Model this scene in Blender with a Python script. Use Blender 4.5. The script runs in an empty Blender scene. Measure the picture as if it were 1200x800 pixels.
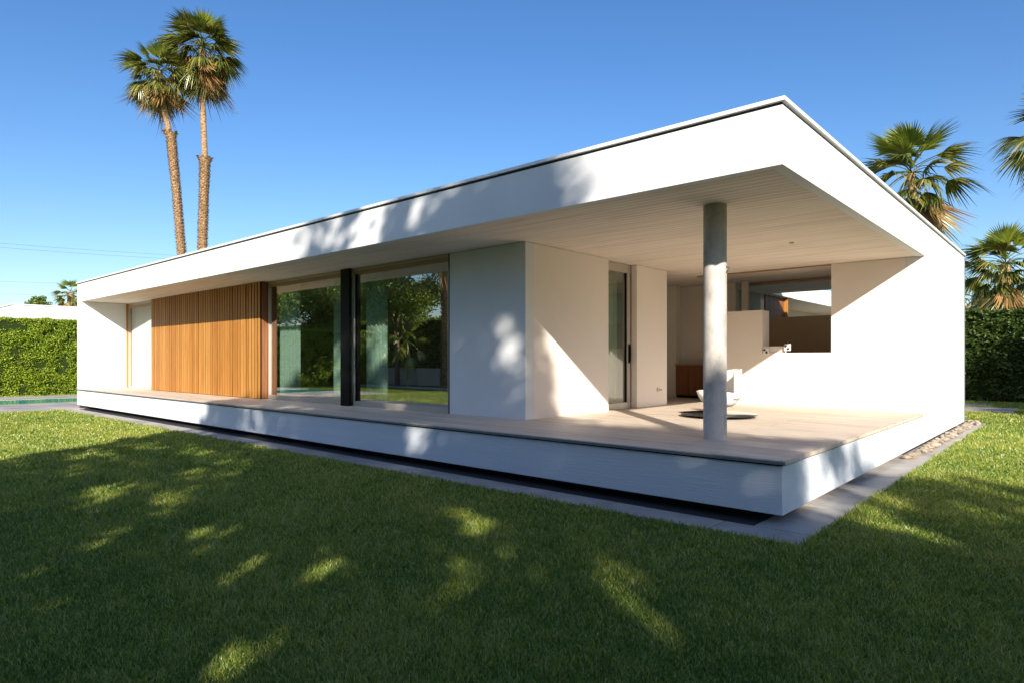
import bpy, bmesh, math, random
import numpy as np
from mathutils import Vector, Matrix, noise
random.seed(7); rng = np.random.default_rng(7)
S = bpy.context.scene
R = math.radians

# ------------------------------------------------------------------ camera, sky, sun, exposure
cd = bpy.data.cameras.new('camera'); cam = bpy.data.objects.new('camera', cd)
S.collection.objects.link(cam); S.camera = cam
CAM = Vector((-6.034, -2.060, 1.54)); cam.location = CAM
FWD = Vector((.7472, .6647, 0)).normalized(); RGT = Vector((FWD.y, -FWD.x, 0))
cam.rotation_euler = (R(90), 0, -math.atan2(FWD.x, FWD.y))
cd.sensor_width = 36; cd.lens = 754/1200*36; cd.shift_y = 20.3/1200
cd.clip_start = .05; cd.clip_end = 3000

SUN_TO = Vector((-1.43, -1.527, 1.0)).normalized()
SUN_EL = math.asin(SUN_TO.z)
W = bpy.data.worlds.new('World'); S.world = W; W.use_nodes = True
wn = W.node_tree; bg = wn.nodes['Background']
sky = wn.nodes.new('ShaderNodeTexSky'); sky.sky_type = 'NISHITA'; sky.sun_disc = False
sky.sun_elevation = SUN_EL
sky.sun_rotation = math.atan2(SUN_TO.x, SUN_TO.y) % (2*math.pi)
sky.altitude = 0; sky.air_density = 1.0; sky.dust_density = 1.0; sky.ozone_density = 2.6
hs = wn.nodes.new('ShaderNodeHueSaturation'); hs.inputs['Saturation'].default_value = 1.25; hs.inputs['Hue'].default_value = .507
wn.links.new(sky.outputs[0], hs.inputs['Color']); wn.links.new(hs.outputs[0], bg.inputs[0]); bg.inputs[1].default_value = .092
sl = bpy.data.lights.new('sun', 'SUN'); so = bpy.data.objects.new('sun', sl); S.collection.objects.link(so)
sl.energy = 4.4; sl.angle = R(.6); sl.color = (1, .90, .77)
so.rotation_euler = SUN_TO.to_track_quat('Z', 'Y').to_euler(); so.location = SUN_TO*60
S.view_settings.view_transform = 'Standard'; S.view_settings.look = 'None'
S.view_settings.gamma = 1; S.view_settings.use_curve_mapping = False
S.view_settings.exposure = 1.0
S.render.engine = 'CYCLES'
S.cycles.max_bounces = 10; S.cycles.diffuse_bounces = 5; S.cycles.glossy_bounces = 5
S.cycles.transparent_max_bounces = 16; S.cycles.transmission_bounces = 6

# ------------------------------------------------------------------ helpers
C = S.collection
def link(o): C.objects.link(o); return o
def tag(o, label=None, cat=None, group=None, kind=None):
    if label: o['label'] = label
    if cat: o['category'] = cat
    if group: o['group'] = group
    if kind: o['kind'] = kind
    return o
def empty(name, loc=(0, 0, 0), rz=0, label=None, cat=None, group=None):
    o = link(bpy.data.objects.new(name, None)); o.location = loc; o.rotation_euler = (0, 0, rz)
    o.empty_display_size = .2
    return tag(o, label, cat, group)
def copy_tree(o, parent=None):
    c = link(o.copy()); c.parent = parent
    for ch in o.children: copy_tree(ch, c)
    return c

class MB:
    """collects boxes, tubes, lathes and quads; build() links them as one mesh"""
    def __init__(s): s.v = []; s.f = []
    def add(s, vs, fs):
        n = len(s.v); s.v += [tuple(v) for v in vs]; s.f += [tuple(i+n for i in f) for f in fs]; return s
    def box(s, x0, x1, y0, y1, z0, z1):
        return s.add([(x0,y0,z0),(x1,y0,z0),(x1,y1,z0),(x0,y1,z0),(x0,y0,z1),(x1,y0,z1),(x1,y1,z1),(x0,y1,z1)],
                     [(0,3,2,1),(4,5,6,7),(0,1,5,4),(1,2,6,5),(2,3,7,6),(3,0,4,7)])
    def tube(s, pts, rad, n=8, cap=True):
        pts = [Vector(p) for p in pts]; rings = []
        for i, p in enumerate(pts):
            a = pts[max(i-1, 0)]; b = pts[min(i+1, len(pts)-1)]; d = (b-a).normalized()
            u = d.cross(Vector((0, 0, 1)) if abs(d.z) < .95 else Vector((1, 0, 0))).normalized(); w = d.cross(u)
            r = rad[i] if isinstance(rad, (list, tuple)) else rad
            rings.append([p + u*(math.cos(2*math.pi*k/n)*r) + w*(math.sin(2*math.pi*k/n)*r) for k in range(n)])
        vs = [v for r_ in rings for v in r_]; fs = []
        for i in range(len(pts)-1):
            for k in range(n):
                fs.append((i*n+k, i*n+(k+1) % n, (i+1)*n+(k+1) % n, (i+1)*n+k))
        if cap: fs.append(tuple(range(n))[::-1]); fs.append(tuple((len(pts)-1)*n+k for k in range(n)))
        return s.add(vs, fs)
    def lathe(s, prof, c=(0, 0), n=48):
        vs = []; fs = []
        for r, z in prof:
            for k in range(n):
                a = 2*math.pi*k/n; vs.append((c[0]+r*math.cos(a), c[1]+r*math.sin(a), z))
        m = len(prof)
        for i in range(m-1):
            for k in range(n): fs.append((i*n+k, i*n+(k+1) % n, (i+1)*n+(k+1) % n, (i+1)*n+k))
        fs.append(tuple(range(n))[::-1]); fs.append(tuple((m-1)*n+k for k in range(n)))
        return s.add(vs, fs)
    def build(s, name, mat, parent=None, bevel=0, smooth=False):
        me = bpy.data.meshes.new(name); me.from_pydata(s.v, [], s.f); me.update()
        o = link(bpy.data.objects.new(name, me))
        if mat: me.materials.append(mat)
        if smooth:
            for p in me.polygons: p.use_smooth = True
        if parent: o.parent = parent
        if bevel:
            b = o.modifiers.new('bevel', 'BEVEL'); b.width = bevel; b.segments = 2; b.limit_method = 'ANGLE'
        return o

def np_mesh(name, verts, faces, mat, parent=None, cols=None):
    """fast mesh from numpy arrays; faces all with the same corner count; cols = one random value per vertex"""
    me = bpy.data.meshes.new(name); nv = len(verts); nf, k = faces.shape
    me.vertices.add(nv); me.vertices.foreach_set('co', np.ascontiguousarray(verts, dtype=np.float32).ravel())
    me.loops.add(nf*k); me.loops.foreach_set('vertex_index', np.ascontiguousarray(faces, dtype=np.int32).ravel())
    me.polygons.add(nf)
    me.polygons.foreach_set('loop_start', np.arange(0, nf*k, k, dtype=np.int32))
    me.polygons.foreach_set('loop_total', np.full(nf, k, dtype=np.int32))
    me.update(calc_edges=True)
    if cols is not None:
        a = me.attributes.new('rnd', 'FLOAT', 'POINT'); a.data.foreach_set('value', np.asarray(cols, dtype=np.float32))
    me.materials.append(mat)
    o = link(bpy.data.objects.new(name, me))
    if parent: o.parent = parent
    return o

# ------------------------------------------------------------------ materials
def mat(name, col, rough=.6, metal=0, spec=.5):
    m = bpy.data.materials.new(name); m.use_nodes = True
    b = m.node_tree.nodes['Principled BSDF']
    b.inputs['Base Color'].default_value = (*col, 1); b.inputs['Roughness'].default_value = rough
    b.inputs['Metallic'].default_value = metal; b.inputs['Specular IOR Level'].default_value = spec
    return m
def N(m, t, **kw):
    n = m.node_tree.nodes.new(t)
    for k, v in kw.items():
        if k in n.inputs: n.inputs[k].default_value = v
        else: setattr(n, k, v)
    return n
def L(m, a, b): m.node_tree.links.new(a, b)
def coords(m, scale=(1, 1, 1), kind='Object'):
    tc = N(m, 'ShaderNodeTexCoord'); mp = N(m, 'ShaderNodeMapping'); mp.inputs['Scale'].default_value = scale
    L(m, tc.outputs[kind], mp.inputs[0]); return mp.outputs[0]
def ramp(m, fac, stops):
    r = N(m, 'ShaderNodeValToRGB'); e = r.color_ramp.elements
    while len(e) > 1: e.remove(e[0])
    e[0].position = stops[0][0]; e[0].color = (*stops[0][1], 1)
    for p, c in stops[1:]:
        x = e.new(p); x.color = (*c, 1)
    L(m, fac, r.inputs[0]); return r.outputs[0]
def bump(m, h, strength=.3, dist=.01):
    b = N(m, 'ShaderNodeBump'); b.inputs['Strength'].default_value = strength; b.inputs['Distance'].default_value = dist
    L(m, h, b.inputs['Height']); L(m, b.outputs[0], m.node_tree.nodes['Principled BSDF'].inputs['Normal']); return b
def PB(m): return m.node_tree.nodes['Principled BSDF']

def plaster(name, c1, c2, scale=(1, 1, 1), st=.25, big=1.0):
    m = mat(name, c1, .75, spec=.25)
    n1 = N(m, 'ShaderNodeTexNoise', Scale=big, Detail=6, Roughness=.6); L(m, coords(m, scale), n1.inputs['Vector'])
    L(m, ramp(m, n1.outputs[0], [(.3, c2), (.62, c1)]), PB(m).inputs['Base Color'])
    n2 = N(m, 'ShaderNodeTexNoise', Scale=9, Detail=8, Roughness=.7); L(m, coords(m, scale), n2.inputs['Vector'])
    bump(m, n2.outputs[0], st, .008); return m
M = {}
M['white'] = plaster('white_plaster', (.74, .77, .79), (.69, .72, .745), (1, 1, 1))
M['slab'] = plaster('sky_tinted_slab', (.68, .745, .81), (.63, .69, .755), (2.2, .22, 9), .8)  # white slab; the blue of its skylit shade is mixed into the colour
M['sidewall'] = plaster('streaked_plaster', (.76, .77, .77), (.60, .61, .615), (5, 5, .10), .45, 2.0)
M['inner'] = plaster('warm_plaster', (.76, .70, .625), (.72, .66, .58))
M['white_bounce'] = plaster('bounce_tinted_plaster', (.83, .765, .71), (.79, .725, .665))  # white terrace walls with the warm bounce light put into the base colour
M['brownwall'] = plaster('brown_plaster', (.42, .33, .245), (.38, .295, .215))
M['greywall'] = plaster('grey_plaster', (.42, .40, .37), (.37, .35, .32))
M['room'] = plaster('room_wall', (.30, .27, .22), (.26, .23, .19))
M['cap'] = mat('cap_metal', (.82, .82, .81), .4, 0)
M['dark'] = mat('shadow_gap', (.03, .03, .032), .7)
M['black'] = mat('black_metal', (.004, .004, .004), .55, 0, .15)
M['alu'] = mat('anodised_frame', (.50, .46, .40), .4, .35)
M['railwood'] = mat('rail_wood', (.38, .24, .12), .5)
M['chrome'] = mat('chrome', (.6, .6, .6), .15, 1)
M['pipe'] = mat('grey_pipe', (.22, .25, .30), .4, .4)
M['shell'] = mat('white_shell', (.78, .75, .71), .3)
M['disc'] = mat('dark_disc', (.035, .037, .04), .12, .3)
M['socket'] = mat('socket_plastic', (.55, .47, .38), .4)
M['cable'] = mat('cable', (.05, .05, .055), .6)

m = M['ceil'] = mat('soffit_boards', (.78, .70, .60), .8, spec=.2)
n = N(m, 'ShaderNodeTexNoise', Scale=1.0, Detail=7, Roughness=.62, Distortion=.6); L(m, coords(m, (9, .55, 1)), n.inputs['Vector'])
L(m, ramp(m, n.outputs[0], [(.3, (.66, .57, .49)), (.5, (.78, .70, .62)), (.75, (.84, .78, .71))]), PB(m).inputs['Base Color'])
w = N(m, 'ShaderNodeTexWave', Scale=2.6, Distortion=1.6, Detail=3); w.bands_direction = 'X'; w.inputs['Detail Scale'].default_value = 1.2
L(m, coords(m, (1, .12, 1)), w.inputs['Vector'])
mx = N(m, 'ShaderNodeMath', operation='ADD'); L(m, n.outputs[0], mx.inputs[0]); L(m, w.outputs['Fac'], mx.inputs[1])
bump(m, mx.outputs[0], .55, .012)

m = M['deck'] = mat('travertine_deck', (.6, .5, .4), .55, spec=.4)
n = N(m, 'ShaderNodeTexNoise', Scale=1.0, Detail=9, Roughness=.68, Distortion=.5); L(m, coords(m, (11, .7, 1)), n.inputs['Vector'])
c = ramp(m, n.outputs[0], [(.28, (.38, .31, .25)), (.45, (.60, .51, .42)), (.6, (.70, .62, .52)), (.8, (.76, .70, .61))])
br = N(m, 'ShaderNodeTexBrick', Scale=1.0); br.offset = .5; br.inputs['Mortar Size'].default_value = .005
br.inputs['Brick Width'].default_value = 2.4; br.inputs['Row Height'].default_value = .3
br.inputs['Color1'].default_value = (1, 1, 1, 1); br.inputs['Color2'].default_value = (.93, .92, .91, 1); br.inputs['Mortar'].default_value = (.6, .57, .54, 1)
mp = N(m, 'ShaderNodeMapping'); tc = N(m, 'ShaderNodeTexCoord'); mp.inputs['Rotation'].default_value = (0, 0, R(90))
L(m, tc.outputs['Object'], mp.inputs[0]); L(m, mp.outputs[0], br.inputs['Vector'])
mm = N(m, 'ShaderNodeMix', data_type='RGBA', blend_type='MULTIPLY'); mm.inputs[0].default_value = 1
L(m, c, mm.inputs[6]); L(m, br.outputs['Color'], mm.inputs[7]); L(m, mm.outputs[2], PB(m).inputs['Base Color'])
bump(m, n.outputs[0], .3, .004)

m = M['paving'] = mat('stone_paving', (.4, .36, .32), .75)
n = N(m, 'ShaderNodeTexNoise', Scale=1.3, Detail=9, Roughness=.65); L(m, coords(m), n.inputs['Vector'])
gi = N(m, 'ShaderNodeNewGeometry')
c = ramp(m, n.outputs[0], [(.3, (.28, .26, .24)), (.6, (.46, .43, .39))])
mm = N(m, 'ShaderNodeMix', data_type='RGBA', blend_type='MULTIPLY'); mm.inputs[0].default_value = 1
L(m, c, mm.inputs[6]); L(m, ramp(m, gi.outputs['Random Per Island'], [(0, (.82, .82, .83)), (1, (1, 1, 1))]), mm.inputs[7])
L(m, mm.outputs[2], PB(m).inputs['Base Color'])
n2 = N(m, 'ShaderNodeTexNoise', Scale=40, Detail=5); L(m, coords(m), n2.inputs['Vector']); bump(m, n2.outputs[0], .4, .004)

m = M['cobble'] = mat('river_stone', (.5, .42, .34), .7)
oi = N(m, 'ShaderNodeObjectInfo'); n = N(m, 'ShaderNodeTexNoise', Scale=14, Detail=6); L(m, coords(m), n.inputs['Vector'])
mm = N(m, 'ShaderNodeMix', data_type='RGBA', blend_type='MULTIPLY'); mm.inputs[0].default_value = 1
L(m, ramp(m, oi.outputs['Random'], [(0, (.46, .37, .28)), (.4, (.30, .235, .17)), (.7, (.5, .44, .36)), (1, (.2, .165, .13))]), mm.inputs[6])
L(m, ramp(m, n.outputs[0], [(.3, (.7, .68, .66)), (.6, (1, 1, 1))]), mm.inputs[7]); L(m, mm.outputs[2], PB(m).inputs['Base Color'])
bump(m, n.outputs[0], .5, .01)

def wood(name, a, b, c3):
    m = mat(name, a, .5, spec=.35)
    gi = N(m, 'ShaderNodeNewGeometry'); n = N(m, 'ShaderNodeTexNoise', Scale=1, Detail=8, Roughness=.7, Distortion=.4)
    L(m, coords(m, (30, 30, 1.1)), n.inputs['Vector'])
    mx = N(m, 'ShaderNodeMix', data_type='RGBA', blend_type='MULTIPLY'); mx.inputs[0].default_value = 1
    L(m, ramp(m, gi.outputs['Random Per Island'], [(0, a), (.5, b), (1, c3)]), mx.inputs[6])
    L(m, ramp(m, n.outputs[0], [(.3, (.66, .60, .54)), (.6, (1, 1, 1))]), mx.inputs[7])
    L(m, mx.outputs[2], PB(m).inputs['Base Color']); bump(m, n.outputs[0], .3, .003); return m
M['wood'] = wood('cedar_boards', (.37, .16, .032), (.44, .20, .042), (.50, .25, .062))
M['cabwood'] = wood('cabinet_wood', (.22, .09, .035), (.26, .11, .045), (.2, .08, .03))

m = M['concrete'] = mat('column_concrete', (.45, .43, .41), .65)
n = N(m, 'ShaderNodeTexNoise', Scale=3.2, Detail=9, Roughness=.7); L(m, coords(m, (1, 1, .6)), n.inputs['Vector'])
L(m, ramp(m, n.outputs[0], [(.38, (.34, .315, .29)), (.5, (.47, .44, .41)), (.62, (.58, .55, .515))]), PB(m).inputs['Base Color'])
v = N(m, 'ShaderNodeTexNoise', Scale=60, Detail=3); L(m, coords(m), v.inputs['Vector']); bump(m, v.outputs[0], .35, .004)

m = M['glass'] = bpy.data.materials.new('window_glass'); m.use_nodes = True
m.node_tree.nodes.remove(m.node_tree.nodes['Principled BSDF']); out = m.node_tree.nodes['Material Output']
tr = N(m, 'ShaderNodeBsdfTransparent'); tr.inputs[0].default_value = (.90, .94, .915, 1)
gl = N(m, 'ShaderNodeBsdfGlossy'); gl.inputs['Roughness'].default_value = 0; gl.inputs[0].default_value = (.93, .96, .95, 1)
fr = N(m, 'ShaderNodeFresnel'); fr.inputs[0].default_value = 1.5
ma = N(m, 'ShaderNodeMath', operation='MULTIPLY_ADD'); ma.inputs[1].default_value = 1.4; ma.inputs[2].default_value = .42; ma.use_clamp = True
mi = N(m, 'ShaderNodeMixShader'); L(m, fr.outputs[0], ma.inputs[0])
ge = N(m, 'ShaderNodeNewGeometry'); iv = N(m, 'ShaderNodeMath', operation='SUBTRACT'); iv.inputs[0].default_value = 1; L(m, ge.outputs['Backfacing'], iv.inputs[1])
mu = N(m, 'ShaderNodeMath', operation='MULTIPLY'); L(m, ma.outputs[0], mu.inputs[0]); L(m, iv.outputs[0], mu.inputs[1]); L(m, mu.outputs[0], mi.inputs[0])
L(m, tr.outputs[0], mi.inputs[1]); L(m, gl.outputs[0], mi.inputs[2]); L(m, mi.outputs[0], out.inputs[0])

def cloth(name, col, tl=.5, trans=0):
    m = bpy.data.materials.new(name); m.use_nodes = True; m.node_tree.nodes.remove(m.node_tree.nodes['Principled BSDF'])
    d = N(m, 'ShaderNodeBsdfDiffuse'); t = N(m, 'ShaderNodeBsdfTranslucent'); d.inputs[0].default_value = (*col, 1); t.inputs[0].default_value = (*col, 1)
    x = N(m, 'ShaderNodeMixShader'); x.inputs[0].default_value = tl; L(m, d.outputs[0], x.inputs[1]); L(m, t.outputs[0], x.inputs[2])
    L(m, x.outputs[0], m.node_tree.nodes['Material Output'].inputs[0]); return m
M['curtain_green'] = cloth('green_sheer', (.66, .86, .76), .3)
M['curtain_white'] = cloth('white_sheer', (.8, .8, .77), .3)
M['curtain_striped'] = cloth('grey_green_sheer', (.62, .68, .56), .3)

def leafmat(name, stops, tl=.35, rough=.5, gloss=.04, attr=False):
    m = bpy.data.materials.new(name); m.use_nodes = True; nt = m.node_tree; nt.nodes.remove(nt.nodes['Principled BSDF'])
    if attr: a = N(m, 'ShaderNodeAttribute'); a.attribute_name = 'rnd'; f = a.outputs['Fac']
    else: f = N(m, 'ShaderNodeNewGeometry').outputs['Random Per Island']
    c = ramp(m, f, stops)
    d = N(m, 'ShaderNodeBsdfDiffuse'); t = N(m, 'ShaderNodeBsdfTranslucent'); g = N(m, 'ShaderNodeBsdfGlossy'); g.inputs['Roughness'].default_value = rough
    g.inputs[0].default_value = (.9, .95, .8, 1)
    L(m, c, d.inputs[0]); L(m, c, t.inputs[0])
    x = N(m, 'ShaderNodeMixShader'); x.inputs[0].default_value = tl; L(m, d.outputs[0], x.inputs[1]); L(m, t.outputs[0], x.inputs[2])
    y = N(m, 'ShaderNodeMixShader'); y.inputs[0].default_value = gloss; L(m, x.outputs[0], y.inputs[1]); L(m, g.outputs[0], y.inputs[2])
    L(m, y.outputs[0], nt.nodes['Material Output'].inputs[0]); return m
M['grass'] = leafmat('grass_blades', [(0, (.10, .20, .03)), (.45, (.27, .37, .05)), (.8, (.50, .51, .09)), (.97, (.44, .44, .12)), (1, (.55, .50, .26))], .38, .4, .045, True)
M['hedge'] = leafmat('hedge_leaves', [(0, (.17, .26, .012)), (.5, (.26, .36, .015)), (1, (.35, .44, .025))], .3)
M['hedge_dark'] = leafmat('dark_hedge_leaves', [(0, (.03, .06, .01)), (.5, (.055, .10, .014)), (1, (.10, .15, .02))], .3)
M['tree'] = leafmat('tree_leaves', [(0, (.05, .095, .015)), (.5, (.11, .17, .025)), (1, (.20, .25, .04))], .25)
M['palm'] = leafmat('palm_fronds', [(0, (.05, .075, .018)), (.45, (.11, .14, .025)), (.8, (.22, .22, .035)), (.93, (.33, .29, .06)), (1, (.40, .28, .12))], .3, .35, .08)
M['palm_fresh'] = leafmat('fresh_palm_fronds', [(0, (.07, .12, .015)), (.6, (.16, .21, .02)), (1, (.30, .31, .035))], .35, .35, .08)
M['garden'] = leafmat('garden_tree_leaves', [(0, (.09, .15, .02)), (.5, (.18, .26, .03)), (1, (.30, .35, .05))], .45)
M['palm_dead'] = leafmat('dry_fronds', [(0, (.16, .085, .03)), (.5, (.30, .17, .06)), (1, (.42, .27, .11))], .25)
m = M['bark'] = mat('palm_bark', (.35, .22, .12), .9, spec=.1)
n = N(m, 'ShaderNodeTexNoise', Scale=5, Detail=7, Roughness=.7); L(m, coords(m, (1, 1, 3)), n.inputs['Vector'])
L(m, ramp(m, n.outputs[0], [(.32, (.10, .06, .03)), (.5, (.30, .19, .10)), (.66, (.52, .38, .24))]), PB(m).inputs['Base Color']); bump(m, n.outputs[0], .8, .05)
m = M['bark2'] = mat('tree_bark', (.16, .12, .09), .9, spec=.1)
m = M['hedge_core'] = mat('hedge_core', (.02, .035, .008), .9, spec=.1)

m = M['soil'] = mat('lawn_ground', (.05, .09, .02), .95, spec=.05)
n = N(m, 'ShaderNodeTexNoise', Scale=.35, Detail=10, Roughness=.7); L(m, coords(m), n.inputs['Vector'])
n3 = N(m, 'ShaderNodeTexNoise', Scale=45, Detail=6, Roughness=.8); L(m, coords(m), n3.inputs['Vector'])
mx = N(m, 'ShaderNodeMath', operation='MULTIPLY_ADD'); mx.inputs[1].default_value = .45; L(m, n.outputs[0], mx.inputs[0])
mq = N(m, 'ShaderNodeMath', operation='MULTIPLY'); mq.inputs[1].default_value = .55; L(m, n3.outputs[0], mq.inputs[0]); L(m, mq.outputs[0], mx.inputs[2])
L(m, ramp(m, mx.outputs[0], [(.35, (.07, .10, .018)), (.5, (.13, .165, .025)), (.65, (.20, .22, .035))]), PB(m).inputs['Base Color'])
bump(m, n3.outputs[0], .8, .03)

m = M['water'] = mat('pool_water', (.03, .50, .42), .06, spec=.5)
n = N(m, 'ShaderNodeTexNoise', Scale=3, Detail=4); L(m, coords(m), n.inputs['Vector']); bump(m, n.outputs[0], .25, .02)

# ------------------------------------------------------------------ the setting: ground, paving, pool
g = MB().add([(-600, -600, 0), (600, -600, 0), (600, 900, 0), (-600, 900, 0)], [(0, 1, 2, 3)]).build('lawn_ground', M['soil']); tag(g, kind='structure')
HX, HY = 11.874, 21.62                    # house footprint
ZB, ZS, ZD, ZC, ZF = .108, .556, .615, 3.315, 3.861   # slab bottom, slab top, deck, ceiling, fascia top
pv = MB(); y = -.32
while y < 21.0:                            # strip along the long front
    y2 = min(y+1.19 if y > 0 else .48, 21.0); pv.box(-.55, -.17, y, y2-.014, -.03, .018); y = y2
pv.build('paving_strip', M['paving'], bevel=.004); tag(bpy.data.objects['paving_strip'], kind='structure')
pv = MB(); x = -.156
while x < 12.9:                            # strip along the side
    x2 = min(x+1.19, 12.94); pv.box(x, x2-.014, -.32, -.085 if x > 5.2 else .2, -.03, .018); x = x2
tag(pv.build('side_paving_strip', M['paving'], bevel=.004), kind='structure')
gb = MB().box(5.2, 12.6, -.08, .1, -.03, .012).build('gravel_bed', M['paving']); tag(gb, kind='structure')
def slabs(name, x0, x1, y0, y1, dx, dy, z=.018):
    mb = MB(); x = x0
    while x < x1-.01:
        xx = min(x+dx, x1); y = y0
        while y < y1-.01:
            yy = min(y+dy, y1); mb.box(x, xx-.006, y, yy-.006, -.03, z); y = yy
        x = xx
    return tag(mb.build(name, M['paving'], bevel=.003), kind='structure')
slabs('terrace_near', -9, 9, 21.01, 25.0, 1.2, 1.33, .017)
slabs('terrace_far', -9, 12, 27.9, 30.3, 1.2, 1.2, .017)
pw = MB().add([(-9, 25.0, .008), (12, 25.0, .008), (12, 27.9, .008), (-9, 27.9, .008)], [(0, 1, 2, 3)]).build('pool_water', M['water']); tag(pw, kind='structure')
slabs('courtyard', 11.95, 25, 1.7, 14, 1.2, 1.2, .015)
slabs('garden_path', -14.2, -12.9, 10, 40, 1.3, 1.3, .012)
for i, (x0, x1, y0, y1) in enumerate([(17.0, 19.0, -.55, .75), (17.6, 19.6, -2.6, -.95), (14.6+5.2, 21.2, .2, 1.6)]):
    o = MB().box(x0, x1, y0, y1, -.02, .03).build('stepping_stone', M['paving'], bevel=.008)
    tag(o, ['flat grey stepping slab in the grass nearest the white wall corner', 'grey stepping slab at the right edge in front of the dark hedge', 'far grey stepping slab at the foot of the dark hedge'][i], 'stepping stone', 'stepping slabs in the lawn')

# ------------------------------------------------------------------ the house
us = MB().add([(-.19, .16, .006), (5.2, .16, .006), (5.2, .101, .006), (11.8, .101, .006), (11.8, 21, .006), (-.19, 21, .006)], [(0, 1, 2, 3, 4, 5)]).build('under_slab_shade', M['dark']); tag(us, kind='structure')  # near-black sheet: the shade under the slab edge is put into its colour
H = empty('house', (0, 0, 0), 0, 'white flat-roofed modern pavilion house with raised floating deck', 'house')
roof = MB()
T = .12
roof.box(0, T, 0, HY, ZC, ZF).box(HX-T, HX, 0, HY, ZC, ZF).box(T, HX-T, 0, T, ZC, ZF).box(T, HX-T, HY-T, HY, ZC, ZF).box(T, HX-T, T, HY-T, 3.6, 3.75)
ro = roof.build('roof', M['white'], H)
MB().box(.012, HX-.012, .012, HY-.012, ZF, ZF+.03).build('shadow_gap', M['dark'], ro)
cp = MB()
for (x0, x1, y0, y1) in ((-.03, .16, -.03, HY+.03), (HX-.16, HX+.03, -.03, HY+.03), (.16, HX-.16, -.03, .16), (.16, HX-.16, HY-.16, HY+.03)):
    cp.box(x0, x1, y0, y1, ZF+.03, ZF+.066)
cp.build('metal_coping', M['cap'], ro)
MB().box(T, HX-T, T, HY-T, ZC+.006, ZC+.05).build('soffit', M['ceil'], H)
# slab, deck
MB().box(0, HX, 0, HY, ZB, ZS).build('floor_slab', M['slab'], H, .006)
MB().box(.02, 7.02, .02, HY-.02, ZS, ZS+.02).build('deck_gap', M['dark'], H)
dk = MB().box(-.03, 7.03, -.03, 4.28, ZS+.02, ZD); dk.box(-.03, 1.62, 4.281, HY-.38, ZS+.02, ZD)
dk.build('deck', M['deck'], H, .004)
MB().box(1.622, HX-.3, 4.286, HY-.4, ZS+.001, ZD-.002).box(7.032, HX-.02, .3, 4.283, ZS+.001, ZD-.002).build('floor', M['deck'], H)
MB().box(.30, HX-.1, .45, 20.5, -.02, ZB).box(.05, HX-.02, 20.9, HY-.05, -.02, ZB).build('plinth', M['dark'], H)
# walls
MB().box(-.036, -.031, -.036, HY-.0, ZS+.024, ZD-.012).build('deck_edge', M['pipe'], H)
MB().box(7.03, HX, 0, .3, ZS+.001, ZC).build('side_wall', M['sidewall'], H)
wl = MB(); wl.box(0, HX, HY-.4, HY, ZS+.001, ZC)
wl.build('end_wall', M['white'], H, .004)
bw = MB().box(7.03, 7.38, .3, 1.507, ZD, ZC).box(7.03, 7.38, 1.507, 2.8, ZD, 1.66).box(7.03, 7.41, 2.8, 3.8, ZD, 2.52)
bw.build('terrace_wall', M['white_bounce'], H)
MB().box(7.06, 7.22, 2.39, 2.8, 1.66, 1.79).build('sill_block', M['white_bounce'], H, .006)
# box room
MB().box(1.4, 1.6, 4.28, 5.97, ZD, ZC).build('front_wall', M['white'], H, .004)
MB().box(1.6, 3.68, 4.28, 4.5, ZD, ZC).build('box_side_wall', M['white_bounce'], H)
b2 = MB().box(4.66, 5.83, 4.28, 4.9, ZD, ZC).build('pier_wall', M['white_bounce'], H, .004)
MB().box(5.6, 5.83, 4.9, 9.0, ZD, ZC).box(5.83, 8.3, 8.8, 9.0, ZD, ZC).build('corridor_wall', M['inner'], H)
MB().box(8.3, 8.5, 5.35, 7.0, ZD, ZC).build('corridor_end_wall', M['inner'], H)
MB().box(8.72, 8.9, 4.05, 5.6, ZD, ZC).build('niche_wall', M['inner'], H)
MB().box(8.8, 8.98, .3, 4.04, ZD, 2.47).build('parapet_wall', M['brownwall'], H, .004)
MB().box(8.60, 8.70, 3.72, 3.86, ZD, ZC).build('window_post', M['inner'], H)
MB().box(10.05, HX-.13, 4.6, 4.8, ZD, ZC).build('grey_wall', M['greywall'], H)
MB().box(8.98, 9.06, .3, 4.04, 3.25, ZC).build('header_rail', M['railwood'], H)
MB().box(7.03, 7.12, 1.507, 4.2, ZC-.018, ZC+.004).build('ceiling_trim', M['railwood'], H)
# room interior behind the glass
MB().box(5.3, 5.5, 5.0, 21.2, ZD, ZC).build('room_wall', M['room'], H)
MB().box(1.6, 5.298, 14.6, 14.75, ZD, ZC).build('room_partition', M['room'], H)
# timber cladding
wd = MB(); y = 12.16; WX = 1.2
while y < 18.85:
    w_ = random.choice([.138, .14, .14, .142]); y2 = min(y+w_, 18.9)
    wd.box(WX+random.uniform(-.004, .004), WX+.0135, y+.021, y2-.021, ZD+.012, ZC); y = y2
wr = MB()
for i in range(3): wr.box(WX+.041+i*.06, WX+.097+i*.06, 12.14+random.uniform(0, .004), 12.17, ZD+.012, ZC)
wr.build('cladding_return', M['cabwood'], H)
wd.build('timber_cladding', M['wood'], H)
MB().box(WX+.014, WX+.039, 12.175, 18.895, ZD+.006, ZC-.002).box(WX+.045, 1.6, 12.175, 18.89, ZD+.006, ZC).build('cladding_backing', M['black'], H)
# column
cl = MB().lathe([(.132, ZD), (.132, ZD+.01), (.132, 2.0), (.132, ZC+.004)], (1.138, 1.155), 64).build('column', M['concrete'], H, smooth=True)
e = cl.modifiers.new('s', 'EDGE_SPLIT')
mb = MB()
rgx = MB().tube([(1.15, 1.03, 2.60), (1.15, .985, 2.57), (1.15, 1.03, 2.53)], .012, 8).build('hook', M['chrome'], cl)
MB().box(1.30, 1.365, 8.765, 9.055, ZD, ZC).build('black_post', M['black'], H)

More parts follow.
